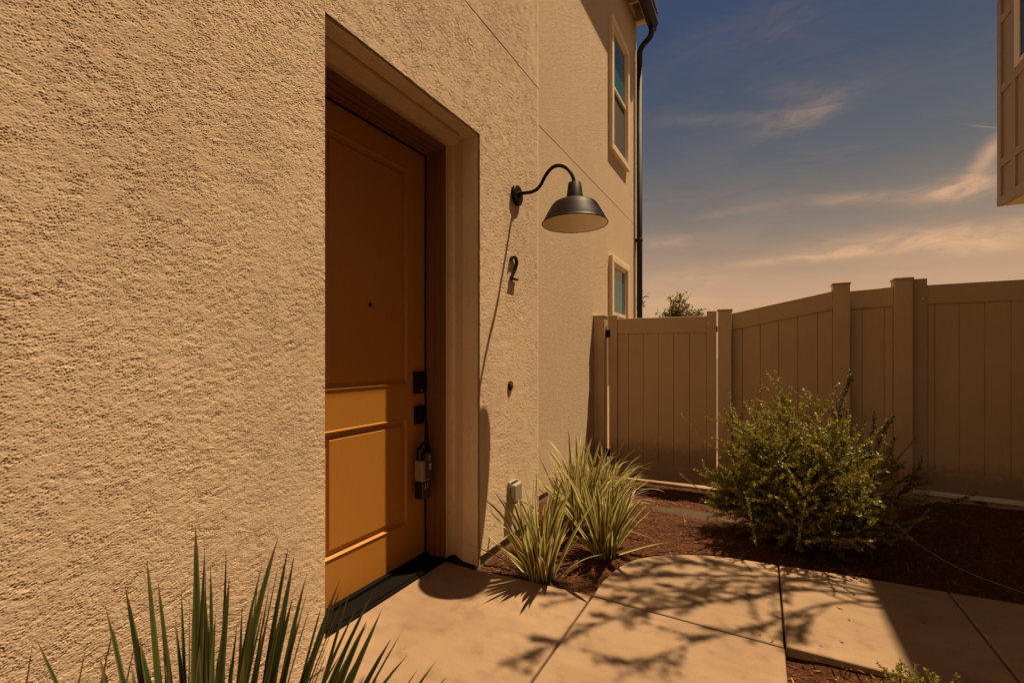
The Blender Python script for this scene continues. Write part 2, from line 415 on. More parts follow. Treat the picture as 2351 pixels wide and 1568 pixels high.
path_bm = MB()
def slab(mb, pts, z0=-0.14, z1=0.0, e=0.009):
    # eased top edge
    n = len(pts); P = [Vector((p[0], p[1], 0)) for p in pts]
    c = sum(P, Vector()) / n
    ins = []
    for i in range(n):
        a = (P[i]-P[i-1]).normalized(); b = (P[(i+1) % n]-P[i]).normalized()
        na = Vector((-a.y, a.x, 0)); nb = Vector((-b.y, b.x, 0)); m = (na+nb)
        m = m.normalized() / max(0.35, m.normalized().dot(na)) if m.length > 1e-6 else na
        ins.append(m)
    area = sum(P[i-1].x*P[i].y-P[i].x*P[i-1].y for i in range(n))
    sg = 1 if area > 0 else -1
    rings = [[(P[i].x, P[i].y, z0) for i in range(n)], [(P[i].x, P[i].y, z1-e) for i in range(n)]]
    for a in (30, 60, 90):
        k_ = e*(1-cos(radians(a))); h = z1-e+e*sin(radians(a))
        rings.append([(P[i].x+sg*ins[i].x*k_, P[i].y+sg*ins[i].y*k_, h) for i in range(n)])
    if sg < 0: rings = [list(reversed(r)) for r in rings]
    mb.loft(rings, True)
    mb.poly(rings[-1])
for p in slabs: slab(path_bm, p)
path = path_bm.build('path', M_CONC, kind='structure')
# dark bed under the joints
MB().box(-.79, -.725, 1.02, 2.16, -.2, -.034).box(-.74, .084, 2.16, 2.235, -.2, -.034).box(.05, .084, 2.235, 3.03, -.2, -.034).box(.82, .88, 2.26, 3.1, -.2, -.034).build('path_base', M_DARKJ, kind='structure')
# concrete beyond the gate and a footing under the right-hand gate
b = MB(); slab(b, [(-1.655, 5.10), (0.9, 5.16), (0.9, 7.0), (-1.655, 7.0)], -0.3, -0.168); b.build('path_beyond', M_CONC, kind='structure')
# mulch surface
nx, ny = 150, 210
x0, x1, y0, y1 = -1.66, 2.75, -0.8, 5.42
mb = MB()
for j in range(ny+1):
    for i in range(nx+1):
        x = x0+(x1-x0)*i/nx; y = y0+(y1-y0)*j/ny
        mb.v.append((x, y, gz(x, y)))
for j in range(ny):
    for i in range(nx):
        x = x0+(x1-x0)*(i+.5)/nx; y = y0+(y1-y0)*(j+.5)/ny
        if x < -0.85 and 1.1 < y < 2.1: continue
        if -0.85 < x < 0.0 and 1.1 < y < 2.15: continue
        a = j*(nx+1)+i; mb.f.append((a, a+1, a+nx+2, a+nx+1))
mb.build('soil', M_MULCH, smooth=True, kind='structure')

def inpoly(x, y, P):
    c = False; n = len(P)
    for i in range(n):
        (xa, ya), (xb, yb) = P[i-1], P[i]
        if (ya > y) != (yb > y) and x < (xb-xa)*(y-ya)/(yb-ya)+xa: c = not c
    return c
rnd = random.Random(7)
ch = MB()
def chip(mb, x, y, z, L, wd, th, yaw, pitch, tint):
    d = Vector((cos(yaw)*cos(pitch), sin(yaw)*cos(pitch), sin(pitch))); u = Vector((-sin(yaw), cos(yaw), 0)); n = d.cross(u)
    c = Vector((x, y, z)); k0 = rnd.uniform(.4, 1); bend = n*L*rnd.uniform(-.15, .15)
    pts = []
    for s_, f in ((-1, k0), (0, 1), (1, rnd.uniform(.2, .9))):
        q = c + d*L*s_/2 + (bend if s_ == 0 else Vector())
        pts.append([q+u*wd*f/2, q+n*th*f/2, q-u*wd*f/2, q-n*th*f/2])
    m0 = len(mb.f); mb.loft(pts, True, True); mb.t += [tint]*(len(mb.f)-m0)
cnt = 0
while cnt < 21000:
    x = rnd.uniform(-1.64, 2.5); y = rnd.uniform(1.55, 5.25)
    if any(inpoly(x, y, P) for P in slabs):
        if rnd.random() > 0.004: continue
        z = 0.004
    else: z = gz(x, y)+rnd.uniform(0, 0.012)
    if x < -1.44 and y < 2.98: continue
    if y < 2.2 and x < 0.1: continue
    if ((x+.50)/.42)**2+((y-4.05)/.22)**2 < .8 and rnd.random() > 0.12: continue
    if x > 0.9 and rnd.random() < 0.45: continue
    cnt += 1
    big = rnd.random() < 0.04
    chip(ch, x, y, z, rnd.uniform(.05, .11) if big else rnd.uniform(.010, .036), rnd.uniform(.003, .006), rnd.uniform(.002, .004), rnd.uniform(0, 2*pi), rnd.gauss(0, .28), min(1, max(0, rnd.betavariate(2, 2.6) + (.5 if rnd.random() < .025 else 0))))
ch.build('mulch', M_CHIP, kind='stuff', label='dark reddish brown shredded bark mulch covering the planting bed', category='mulch')

# ------------------------------------------------------------------ the house
WX = -1.44; FX = -1.661; ZT = 6.27
house = thing('house', 'tan stucco two storey house with recessed brown front door', 'house', (0, 0, 0))
JZ = 3.195; JH = 0.009
def wall_face(mb, X, ya, yb, za, zb, step=0.0):
    """vertical stucco face with the horizontal control joint cut at JZ"""
    for (a, b_) in ((za, min(zb, JZ)), (max(za, JZ+JH), zb)):
        if b_ > a: mb.quad((X, ya, a), (X, yb, a), (X, yb, b_), (X, ya, b_))
    if za < JZ < zb:
        mb.quad((X-.012, ya, JZ), (X-.012, yb, JZ), (X-.012, yb, JZ+JH), (X-.012, ya, JZ+JH))
        mb.quad((X-.012, ya, JZ), (X, ya, JZ), (X, yb, JZ), (X-.012, yb, JZ))
        mb.quad((X-.012, ya, JZ+JH), (X-.012, yb, JZ+JH), (X, yb, JZ+JH), (X, ya, JZ+JH))
OY0, OY1, OZ = 1.129, 2.178, 2.516
R_ = 0.008
mb = MB()
E_ = R_+0.006
wall_face(mb, WX, -4.0, OY0-E_, -0.05, ZT)
wall_face(mb, WX, OY0-E_, OY1+E_, OZ+E_, ZT)
wall_face(mb, WX, OY1+E_, 2.976, 0.052, ZT)
# rounded outer corner where the wall steps back
rings = []
for zz in (0.052, JZ, JZ+JH, ZT):
    rings.append([(WX-.004+.004*cos(a), 2.976+.004*sin(a), zz) for a in [radians(q) for q in (0, 30, 60, 90)]]+[(FX, 2.98, zz)])
mb.loft(rings)
wall_face(mb, FX, 2.98, 6.86, 0.03, ZT)
mb.quad((FX, 6.86, -0.3), (-9, 6.86, -0.3), (-9, 6.86, ZT), (FX, 6.86, ZT))
mb.quad((WX, -4, -0.3), (-9, -4, -0.3), (-9, -4, ZT), (WX, -4, ZT))
mb.quad((-9, -4, -0.3), (-9, 6.86, -0.3), (-9, 6.86, ZT), (-9, -4, ZT))
# stucco bottom lips
mb.quad((WX, OY1, 0.052), (WX, 2.98, 0.052), (WX-.03, 2.98, 0.052), (WX-.03, OY1, 0.052))
mb.quad((FX, 2.98, 0.03), (FX, 6.86, 0.03), (FX-.03, 6.86, 0.03), (FX-.03, 2.98, 0.03))
mb.build('wall', M_STUC, house)

import numpy as np
def relief(ya, yb, za, zb, st, hole, seed):
    """the dashed stucco coat as real relief: filtered random field on a fine grid"""
    ny_ = int(round((yb-ya)/st)); nz_ = int(round((zb-za)/st))
    rg = np.random.RandomState(seed)
    M = 2304
    fy = np.fft.fftfreq(M, st)[:, None]; fz = np.fft.rfftfreq(M, st)[None, :]
    def band(lam, bw, rot=0.0, el=1.0):
        w_ = np.fft.rfft2(rg.standard_normal((M, M)))
        a = fy*cos(rot)+fz*sin(rot); b_ = -fy*sin(rot)+fz*cos(rot)
        f = np.sqrt((a*el)**2+b_**2)+1e-9
        h_ = np.fft.irfft2(w_*np.exp(-(np.log(f*lam)/bw)**2), (M, M)); return h_/h_.std()
    mod = 0.95+0.13*band(.12, .7)+.08*band(.6, .6); mod = np.clip(mod, .6, 1.35)
    h_ = mod*(0.00050*band(.0058, .24)+0.00024*band(.0092, .36, .18, 1.5)+0.00024*band(.026, .45, .2, 1.5))+0.00022*band(.10, .6, .2, 1.4)
    h_ = np.where(h_ > 0, h_*.8, h_*1.1)[:ny_+1, :nz_+1]
    h_ = h_+0.0032
    yy, zz = np.meshgrid(np.linspace(ya, yb, ny_+1), np.linspace(za, zb, nz_+1), indexing='ij')
    ed = np.minimum(1, np.minimum(yb-yy, 1.0)/.02)
    co_ = np.stack([WX+np.maximum(h_*ed, .0008), yy, zz], -1).reshape(-1, 3).astype(np.float32)
    I, K = np.meshgrid(np.arange(ny_), np.arange(nz_), indexing='ij')
    yc = ya+(I+.5)*st; zc = za+(K+.5)*st
    keep = np.ones(I.shape, bool)
    for (a, b_, c_, d_) in hole: keep &= ~((yc > a) & (yc < b_) & (zc > c_) & (zc < d_))
    I = I[keep]; K = K[keep]; n_ = nz_+1
    q = np.stack([I*n_+K, (I+1)*n_+K, (I+1)*n_+K+1, I*n_+K+1], -1).astype(np.int32)
    used = np.zeros(len(co_), bool); used[q.ravel()] = True
    idx = np.cumsum(used)-1; q = idx[q].astype(np.int32); co_ = co_[used]
    me = bpy.data.meshes.new('stucco')
    me.vertices.add(len(co_)); me.vertices.foreach_set('co', co_.ravel())
    me.loops.add(q.size); me.loops.foreach_set('vertex_index', q.ravel())
    me.polygons.add(len(q)); me.polygons.foreach_set('loop_start', np.arange(0, q.size, 4, dtype=np.int32))
    me.polygons.foreach_set('use_smooth', np.ones(len(q), bool))
    me.update(calc_edges=True); me.materials.append(M_STUC_D)
    o = bpy.data.objects.new('stucco', me); COL.objects.link(o); o.parent = house
    return o
relief(0.25, 2.975, 0.054, 3.954, 0.002, [(OY0-.006, OY1+.006, -1, OZ+.006), (0, 9, JZ, JZ+JH)], 5)

def opening_ring(e, X, jit=0.0, y0=OY0, y1=OY1, zt=OZ):
    """open U-shaped ring: up the near side, across the head, down the far side"""
    pts = []
    ns, nt = 60, 32
    def jj(*p): return jit*noise.noise(Vector((p[0]*7, p[1]*7, p[2]*7)))*1.0 + jit*.6*noise.noise(Vector((p[0]*23, p[1]*23, p[2]*23)))
    zt_ = zt+e
    for i in range(ns+1):
        z = 0+(zt_)*i/ns; d = jj(1, 1.13, z) if i < ns else 0
        pts.append((X, y0-e+d, z))
    for i in range(1, nt):
        y = (y0-e)+(y1-y0+2*e)*i/nt
        pts.append((X, y, zt_+jj(3, y, 2.5)))
    for i in range(ns, -1, -1):
        z = zt_*i/ns; d = jj(5, 2.17, z) if i < ns else 0
        pts.append((X, y1+e+d, z))
    return pts
rings = [opening_ring(E_, WX)]
rings.append(opening_ring(R_, WX-.0005, .0045))
for a in (25, 50, 75, 90):
    q = radians(a); rings.append(opening_ring(R_*(1-sin(q)), WX-R_*(1-cos(q)), .0045))
mb = MB().loft(rings)
mb.build('corner_bead', M_STUC, house, smooth=True)
rings = [opening_ring(0, WX-R_, .0045), opening_ring(0.002, WX-.05, .003), opening_ring(0.010, -1.56, .0), ]
rings += [opening_ring(0, -1.655, 0, OY0-.045, 2.238, 2.530), opening_ring(0, -1.668, 0, OY0-.035, 2.226, 2.526), opening_ring(0, -1.674, 0, OY0-.02, 2.212, 2.518), opening_ring(0, -1.676, 0, 1.18, 2.1525, 2.4905), opening_ring(0, -1.74, 0, 1.18, 2.1525, 2.4905)]
mb = MB().loft(rings)
mb.build('recess', M_STUC_S, house, smooth=False)
# metal drip reveal let into the soffit
MB().box(-1.552, -1.540, 1.14, 2.13, 2.512, 2.530).build('drip_reveal', simple('galvanised', (.52, .40, .27), .6, .0), house)
# exposed foundation strip under the stucco
mb = MB().box(WX-.2, WX-.012, 2.25, 2.965, -.3, 0.06).box(WX-.035, WX-.012, 2.186, 2.25, -.3, 0.06).box(FX-.2, FX-.012, 2.95, 6.84, -.35, 0.04)
mb.build('foundation', M_FOUND, house)

# door frame: stepped jambs and head
DX = -1.797
mb = MB()
for (xa, xb, yin, zin, n_) in ((-1.86, -1.765, 2.130, 2.452, 0), (-1.765, -1.735, 2.1335, 2.4555, 1), (-1.735, -1.722, 2.138, 2.460, 2), (-1.722, -1.690, 2.1355, 2.4575, 3), (-1.690, -1.681, 2.140, 2.462, 4), (-1.681, -1.661, 2.1365, 2.4585, 5)):
    mb.box(xa, xb, yin, 2.1528, 0.0, 2.4908)
    mb.box(xa, xb, 1.1795, 1.21+(yin-2.130)*-1, 0.0, 2.4908)
    mb.box(xa, xb, 1.21+(yin-2.130)*-1, yin, zin, 2.4908)
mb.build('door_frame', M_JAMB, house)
MB().box(-1.83, -1.775, 1.2, 2.14, 0.0, 0.03).box(-1.775, -1.648, 1.18, 2.15, 0.0, 0.013).box(-1.69, -1.665, 1.18, 2.15, 0.013, .021).build('threshold', M_THRESH, house, bevel=.003)
# door leaf with two sunk, raised-field panels
def panel_leaf(y0, y1, z0, z1, panels, X, th):
    mb = MB()
    ys = sorted({y0, y1, *[p[0] for p in panels], *[p[1] for p in panels]})
    zs = sorted({z0, z1, *[p[2] for p in panels], *[p[3] for p in panels]})
    for i in range(len(ys)-1):
        for j in range(len(zs)-1):
            yc = (ys[i]+ys[i+1])/2; zc = (zs[j]+zs[j+1])/2
            if any(p[0] < yc < p[1] and p[2] < zc < p[3] for p in panels): continue
            mb.quad((X, ys[i], zs[j]), (X, ys[i+1], zs[j]), (X, ys[i+1], zs[j+1]), (X, ys[i], zs[j+1]))
    for p in panels:
        rg = []
        for e, d in ((0, 0), (.003, .004), (.008, .005), (.012, -.001), (.018, -.0125), (.024, -.0135), (.036, -.012), (.046, -.003), (.0485, -.002)):
            a, b_, c, f = p[0]+e, p[1]-e, p[2]+e, p[3]-e
            rg.append([(X+d, a, c), (X+d, b_, c), (X+d, b_, f), (X+d, a, f)])
        mb.loft(rg, True); mb.poly(rg[-1])
    mb.quad((X, y1, z0), (X-th, y1, z0), (X-th, y1, z1), (X, y1, z1))
    mb.quad((X, y0, z0), (X, y0, z1), (X-th, y0, z1), (X-th, y0, z0))
    mb.quad((X, y0, z1), (X, y1, z1), (X-th, y1, z1), (X-th, y0, z1))
    mb.quad((X-th, y0, z0), (X-th, y0, z1), (X-th, y1, z1), (X-th, y1, z0))
    return mb
door = panel_leaf(1.214, 2.117, 0.033, 2.441, [(1.385, 1.970, 0.25, 0.868), (1.385, 1.970, 1.058, 2.313)], DX, .045).build('door', M_DOOR, house)
MB().box(DX-.03, DX-.02, 1.2, 2.14, 0, 2.47).box(DX-.02, DX+.006, 2.1235, 2.1297, 0.03, 2.4515).box(DX-.02, DX+.006, 1.214, 2.1235, 2.4455, 2.4518).build('weatherstrip', M_SEAL, house)
# hardware
mb = MB().box(DX, DX+.024, 2.014, 2.098, 1.004, 1.134); mb.build('deadbolt', M_BLACK, door, bevel=.004)
MB().lathe([(0, .0), (.006, .0), (.006, .004), (0, .004)], 12, (DX+.024, 2.06, 1.022), 'x').build('keyhole', M_SCREW, door)
mb = MB().box(DX, DX+.020, 2.022, 2.098, 0.822, 0.930)
mb.tube([(DX+.015, 2.062, .85), (DX+.05, 2.062, .845), (DX+.062, 2.064, .83), (DX+.064, 2.066, .78), (DX+.064, 2.066, .66), (DX+.062, 2.066, .60), (DX+.05, 2.066, .58), (DX+.0, 2.066, .575)], .009, 10)
mb.build('handle', M_BLACK, door, bevel=.0)
MB().lathe([(0, .0), (.0095, .0), (.011, .002), (.010, .005), (.006, .006), (.005, .003), (0, .003)], 20, (DX, 1.685, 1.495), 'x').build('peephole', M_BLACK, door, smooth=True)

# windows of the far wall
def window(y0, y1, z0, z1, lower_dark):
    tw = 0.085; X = FX
    wob = bpy.data.objects.new('window', None)
    mb = MB()
    for e in ((y0, y1, z1-tw, z1), (y0, y0+tw, z0+tw, z1-tw), (y1-tw, y1, z0+tw, z1-tw), (y0, y1, z0, z0+tw)):
        mb.box(X-.02, X+.048, *e)
    fr = mb.build('window', M_TRIM, house, bevel=.008)
    a, b_, c, d = y0+tw, y1-tw, z0+tw, z1-tw
    s = MB(); fw = .035; XF = X+.018
    s.box(X-.02, XF, a, a+fw, c, d).box(X-.02, XF, b_-fw, b_, c, d).box(X-.02, XF, a+fw, b_-fw, d-fw, d).box(X-.02, XF, a+fw, b_-fw, c, c+fw)
    mid = (c+d)/2
    s.box(X-.02, XF+.006, a+fw, b_-fw, mid-.022, mid+.022)
    s.build('frame', M_WFRAME, fr, bevel=.003)
    MB().box(X-.015, X+.002, a+fw, b_-fw, mid+.022, d-fw).build('pane', M_GLASS, fr)
    MB().box(X-.015, X+.002, a+fw, b_-fw, c+fw, mid-.022).build('pane', M_GLASS if not lower_dark else M_SCREEN, fr)
window(5.444, 6.283, 3.82, 5.50, True)
window(5.444, 6.283, 1.05, 2.495, False)

# eaves: rafter tails, boards, fascia, roof, gutter, downspout
mb = MB().box(-1.52, -1.478, -4.3, 6.93, 6.245, 6.42)
mb.box(FX-.03, -1.52, 6.862, 6.93, 6.30, 6.42)
y = 6.78
while y > -4: mb.box(FX-.02, -1.52, y, y+.045, 6.27, 6.40); y -= .40
mb.box(FX-.05, FX+.02, -4, 6.862, 6.33, 6.40)
mb.build('eave', M_FASC, house, bevel=.003)
mb = MB()
mb.loft([[(-1.36, yy, 6.405), (-1.36, yy, 6.425), (-5.2, yy, 7.75), (-9.1, yy, 6.425), (-9.1, yy, 6.405), (-5.2, yy, 7.72)] for yy in (-4.4, 6.97)], True, True)
flipcheck(mb.build('roof', M_ROOF, house))
prof = [(-1.478, 6.26), (-1.478, 6.135), (-1.462, 6.122), (-1.40, 6.122), (-1.385, 6.135), (-1.372, 6.20), (-1.352, 6.225), (-1.350, 6.262), (-1.358, 6.262), (-1.36, 6.232), (-1.38, 6.205), (-1.395, 6.14), (-1.47, 6.135), (-1.47, 6.26)]
mb = MB().loft([[(a, yy, b_) for a, b_ in prof] for yy in (-4.3, 6.93)], True)
mb.poly([(a, 6.931, b_) for a, b_ in prof[:8]])
gut = flipcheck(mb.build('gutter', M_BRONZE, house))
def arc(pts, n=8):
    """round the corners of a polyline"""
    pts = [Vector(p) for p in pts]; out_ = [pts[0]]
    for i in range(1, len(pts)-1):
        a, b_, c = pts[i-1], pts[i], pts[i+1]; r = min((b_-a).length, (c-b_).length)*.45
        p0 = b_+(a-b_).normalized()*r; p2 = b_+(c-b_).normalized()*r
        for k_ in range(n+1):
            t_ = k_/n; out_.append(p0*(1-t_)**2+b_*2*t_*(1-t_)+p2*t_*t_)
    out_.append(pts[-1]); return out_
mb = MB().tube(arc([(-1.425, 6.80, 6.16), (-1.425, 6.80, 5.99), (-1.600, 6.80, 5.86), (-1.600, 6.80, 5.5)]), .041, 16, False)
mb.tube([(-1.600, 6.80, 5.55), (-1.600, 6.80, -.25)], .041, 16)
mb.lathe([(.041, 0), (.0455, .002), (.0455, .045), (.041, .047)], 16, (-1.60, 6.80, 2.96))
mb.box(-1.66, -1.60, 6.74, 6.86, 2.97, 2.995)
mb.build('downspout', M_BRONZE, house, smooth=True)

# ------------------------------------------------------------------ wall lamp
lamp = thing('wall_lamp', 'black gooseneck barn lamp over the house number on the stucco wall', 'wall lamp', (-1.44, 2.62, 2.30))
def P(mb, name, m, **kw):
    """build in world coordinates, then hang under a placed parent"""
    par = kw.pop('parent'); o = mb.build(name, m, None, **kw); o.parent = par
    o.matrix_parent_inverse = Matrix.Identity(4)
    root = par
    chain = Matrix.Translation(par.location) @ Matrix.Rotation(par.rotation_euler.z, 4, 'Z')
    if par.parent is None: o.data.transform(chain.inverted())
    return o
P(MB().lathe([(0, .0), (.064, .0), (.067, .004), (.067, .022), (.062, .027), (.02, .029), (.018, .045), (0, .045)], 40, (WX, 2.62, 2.30), 'x'), 'backplate', M_BLACK, parent=lamp, smooth=False, bevel=.002)
pth = [(-1.434, 2.619, 2.310), (-1.389, 2.609, 2.304), (-1.34, 2.598, 2.296), (-1.302, 2.588, 2.291), (-1.265, 2.580, 2.295), (-1.243, 2.574, 2.305), (-1.22, 2.569, 2.325), (-1.202, 2.564, 2.35), (-1.17, 2.557, 2.383), (-1.13, 2.547, 2.401), (-1.084, 2.536, 2.397), (-1.038, 2.526, 2.371), (-1.001, 2.517, 2.329), (-.982, 2.512, 2.285), (-.977, 2.511, 2.24)]
def catmull(p, n=5):
    p = [Vector(q) for q in p]; o_ = []
    for i in range(len(p)-1):
        a, b_, c, d = p[max(i-1, 0)], p[i], p[i+1], p[min(i+2, len(p)-1)]
        for k_ in range(n):
            t_ = k_/n; o_.append(.5*((2*b_)+(c-a)*t_+(2*a-5*b_+4*c-d)*t_*t_+(3*b_-a-3*c+d)*t_**3))
    o_.append(p[-1]); return o_
P(MB().tube(catmull(pth), .0112, 14), 'arm', M_BLACK, parent=lamp, smooth=True)
LC = (-.974, 2.510, 2.020)
shade = P(MB().lathe([(.036, .240), (.0385, .238), (.0505, .150), (.054, .143), (.054, .139), (.047, .136), (.055, .134), (.085, .131), (.108, .1255), (.125, .117), (.1365, .104), (.149, .083), (.170, .046), (.188, .012), (.192, .003), (.1965, .0), (.1975, -.003), (.1955, -.006), (.192, -.003)], 72, LC), 'lamp_shade', M_BLACK, parent=lamp, smooth=True)
ins = P(MB().lathe([(.1925, -.0028), (.186, .008), (.170, .046), (.151, .078), (.134, .098), (.118, .110), (.098, .119), (.05, .128), (.035, .13), (.0, .135)], 72, LC), 'shade_lining', M_SHADEIN, parent=lamp, smooth=True)
P(MB().lathe([(.0, .245), (.02, .245), (.036, .240)], 24, LC), 'cap', M_BLACK, parent=lamp, smooth=True)
P(MB().lathe([(0, .045), (.018, .05), (.03, .065), (.03, .08), (.018, .105), (.014, .13)], 24, LC), 'bulb', simple('bulb_glass', (.75, .70, .6), .3), parent=lamp, smooth=True)

# ------------------------------------------------------------------ house number, bell, outlet
def ribbon(pts, w_, x0, x1):
    """flat metal figure: stroke of width w_ in the wall plane, thickness x0..x1"""
    mb = MB(); rings = []
    for i, (y, z) in enumerate(pts):
        a = Vector(pts[max(i-1, 0)]); b_ = Vector(pts[min(i+1, len(pts)-1)]); d = (b_-a).normalized(); n = Vector((-d.y, d.x))*w_/2
        rings.append([(x0, y-n.x, z-n.y), (x1, y-n.x, z-n.y), (x1, y+n.x, z+n.y), (x0, y+n.x, z+n.y)])
    return mb.loft(rings, True, True)
two = []
for k_ in range(0, 15):
    a = radians(168-k_*15); two.append((2.570+.037*cos(a), 1.846+.035*sin(a)))
two += [(2.597, 1.818), (2.585, 1.797), (2.566, 1.773), (2.548, 1.753), (2.533, 1.738)]
mb = ribbon(two, .0108, WX+.008, WX+.028)
mb.box(WX+.0082, WX+.0278, 2.529, 2.616, 1.729, 1.7405)
mb.box(WX-.002, WX+.008, 2.566, 2.572, 1.875, 1.881).box(WX-.002, WX+.008, 2.57, 2.576, 1.731, 1.737)
num = flipcheck(mb.build('house_number', M_BLACK))
num['label'] = 'dark metal house number 2 standing off the stucco wall below the lamp'; num['category'] = 'house number'
bell = thing('doorbell', 'small round black doorbell button on the stucco wall', 'doorbell', (WX, 2.543, 1.034))
P(MB().lathe([(0, .0), (.030, .0), (.032, .004), (.031, .012), (.026, .017), (.019, .0175)], 32, (WX-.002, 2.543, 1.034), 'x'), 'rim', M_BLACK, parent=bell, smooth=True)
P(MB().lathe([(.019, .0170), (.016, .021), (.009, .0235), (0, .0245)], 24, (WX-.002, 2.543, 1.034), 'x'), 'button', simple('button', (.10, .07, .05), .18), parent=bell, smooth=True)
box = thing('outlet_box', 'grey weatherproof outlet cover low on the stucco wall', 'outlet box', (WX, 2.565, .34))
P(MB().box(WX-.004, WX+.022, 2.511, 2.617, .275, .408), 'base', M_GREY, parent=box, bevel=.004)
P(MB().box(WX+.0225, WX+.058, 2.516, 2.613, .283, .396), 'cover', simple('cover', (.34, .28, .22), .35), parent=box, bevel=.009)
P(MB().tube([(WX+.024, 2.53, .403), (WX+.024, 2.598, .403)], .005, 10), 'hinge', M_BRONZE, parent=box)
P(MB().box(WX+.012, WX+.04, 2.55, 2.58, .265, .276), 'latch', M_BRONZE, parent=box)

# ------------------------------------------------------------------ key lockbox on the door handle
lb = thing('lockbox', 'black and grey key lockbox hanging from the front door handle', 'lockbox', (-1.73, 2.03, .39))
P(MB().box(-1.768, -1.700, 1.992, 2.062, .395, .50), 'base', simple('lb_black', (.012, .010, .009), .25), parent=lb, bevel=.008)
P(MB().box(-1.764, -1.7035, 1.989, 2.058, .50, .620), 'body', simple('lb_grey', (.26, .20, .15), .5), parent=lb, bevel=.006)
P(MB().box(-1.760, -1.6945, 2.012, 2.070, .512, .668), 'cover', simple('lb_cover', (.016, .013, .012), .3), parent=lb, bevel=.007)
P(MB().tube(arc([(-1.733, 2.004, .60), (-1.733, 2.004, .705), (-1.733, 2.052, .72), (-1.733, 2.078, .70), (-1.733, 2.078, .62)], 6), .009, 10), 'shackle', M_BLACK, parent=lb, smooth=True)
P(MB().box(-1.75, -1.716, 1.985, 2.03, .62, .695), 'shroud', simple('lb_black2', (.014, .012, .011), .3), parent=lb, bevel=.008)
mk = MB()
XL = -1.694
for i in range(4):
    mk.box(XL, XL+.0008, 2.036, 2.058, .563+i*.010, .570+i*.010)
mk.box(XL, XL+.0008, 2.034, 2.037, .615, .645).box(XL, XL+.0008, 2.037, 2.047, .643, .646).box(XL, XL+.0008, 2.045, 2.048, .622, .643).box(XL, XL+.0008, 2.042, 2.046, .532, .536)
P(mk, 'marking', simple('lb_mark', (.42, .38, .32), .6), parent=lb, kind='stuff') if False else None
MK = simple('lb_mark', (.42, .38, .32), .6)
for i in range(4): P(MB().box(XL, XL+.0008, 2.036, 2.058, .563+i*.010, .570+i*.010), 'text_line', MK, parent=lb)
P(MB().box(XL, XL+.0008, 2.034, 2.037, .615, .646).box(XL, XL+.0008, 2.037, 2.047, .643, .646).box(XL, XL+.0008, 2.047, 2.050, .622, .646), 'emblem', MK, parent=lb)
P(MB().box(-1.7005, -1.6985, 2.008, 2.011, .455, .488).box(-1.7005, -1.6985, 2.028, 2.031, .462, .488), 'glint', M_SCREW, parent=lb)

# ------------------------------------------------------------------ vinyl fence and gates
def post(mb_parent, x, y, z0, z1, w_=.127, name='post', cap=True):
    p = P(MB().box(x, x+w_, y, y+w_, z0, z1-.022), name, M_FENCE, parent=mb_parent, bevel=.004)
    if cap:
        c_ = MB(); e = .0065
        c_.loft([[(x-e, y-e, z1-.022), (x+w_+e, y-e, z1-.022), (x+w_+e, y+w_+e, z1-.022), (x-e, y+w_+e, z1-.022)],
                 [(x-e, y-e, z1-.004), (x+w_+e, y-e, z1-.004), (x+w_+e, y+w_+e, z1-.004), (x-e, y+w_+e, z1-.004)],
                 [(x+.01, y+.01, z1), (x+w_-.01, y+.01, z1), (x+w_-.01, y+w_-.01, z1), (x+.01, y+w_-.01, z1)]], True, True)
        q = P(c_, 'post_cap', M_FENCE, parent=mb_parent, bevel=.002)
    return p
def boards(x0, x1, y, zb0, zb1, zt0, zt1, pitch=.158, first=.12):
    """tongue-and-groove infill, V-grooves between the boards; tops and bottoms may slope"""
    mb = MB(); xs = [x0]; x = x0+first
    while x < x1-.02: xs.append(x); x += pitch
    xs.append(x1)
    L = x1-x0
    for i in range(len(xs)-1):
        a, b_ = xs[i], xs[i+1]; g_ = .0035
        f = lambda q, A, B: A+(B-A)*(q-x0)/L
        prof_ = [(a, y+.007), (a+g_, y), (b_-g_, y), (b_, y+.007)]
        mb.loft([[(q, yy, f(q, zb0, zb1)) for q, yy in prof_], [(q, yy, f(q, zt0, zt1)) for q, yy in prof_]])
    mb.quad((x0, y+.02, zb0), (x1, y+.02, zb1), (x1, y+.02, zt1), (x0, y+.02, zt0))
    return mb
def rail(x0, x1, y, th, zb0, zb1, h):
    mb = MB()
    mb.loft([[(x, y, zb), (x, y+th, zb), (x, y+th, zb+h), (x, y, zb+h)] for x, zb in ((x0, zb0), (x1, zb1))], True, True)
    return mb
def screws(par, pts, y):
    for (x, z) in pts:
        o = MB().loft([[(x+r*cos(a*pi/5), yy, z+r*sin(a*pi/5)) for a in range(10)] for r, yy in ((.0075, y+.002), (.0072, y-.001), (.004, y-.003), (.0005, y-.0032))], True)
        P(o, 'screw', M_SCREW, parent=par)

def fixn(par):
    for ch_ in par.children: flipcheck(ch_)
# small gate next to the house, hung from the post on the wall
gp = thing('gate_post', 'tan vinyl gate post standing against the stucco wall', 'post', (-1.60, 4.92, -.2))
post(gp, -1.6595, 4.855, -.25, 1.695); fixn(gp)
gate = thing('gate', 'narrow tan vinyl gate between the house wall and the fence', 'gate', (-1.50, 4.93, -.118), radians(5.2))
def G(mb, name, m=M_FENCE, **kw):
    o = mb.build(name, m, gate, **kw); flipcheck(o); return o
gw = 1.098; gt = 1.675+.13-.0
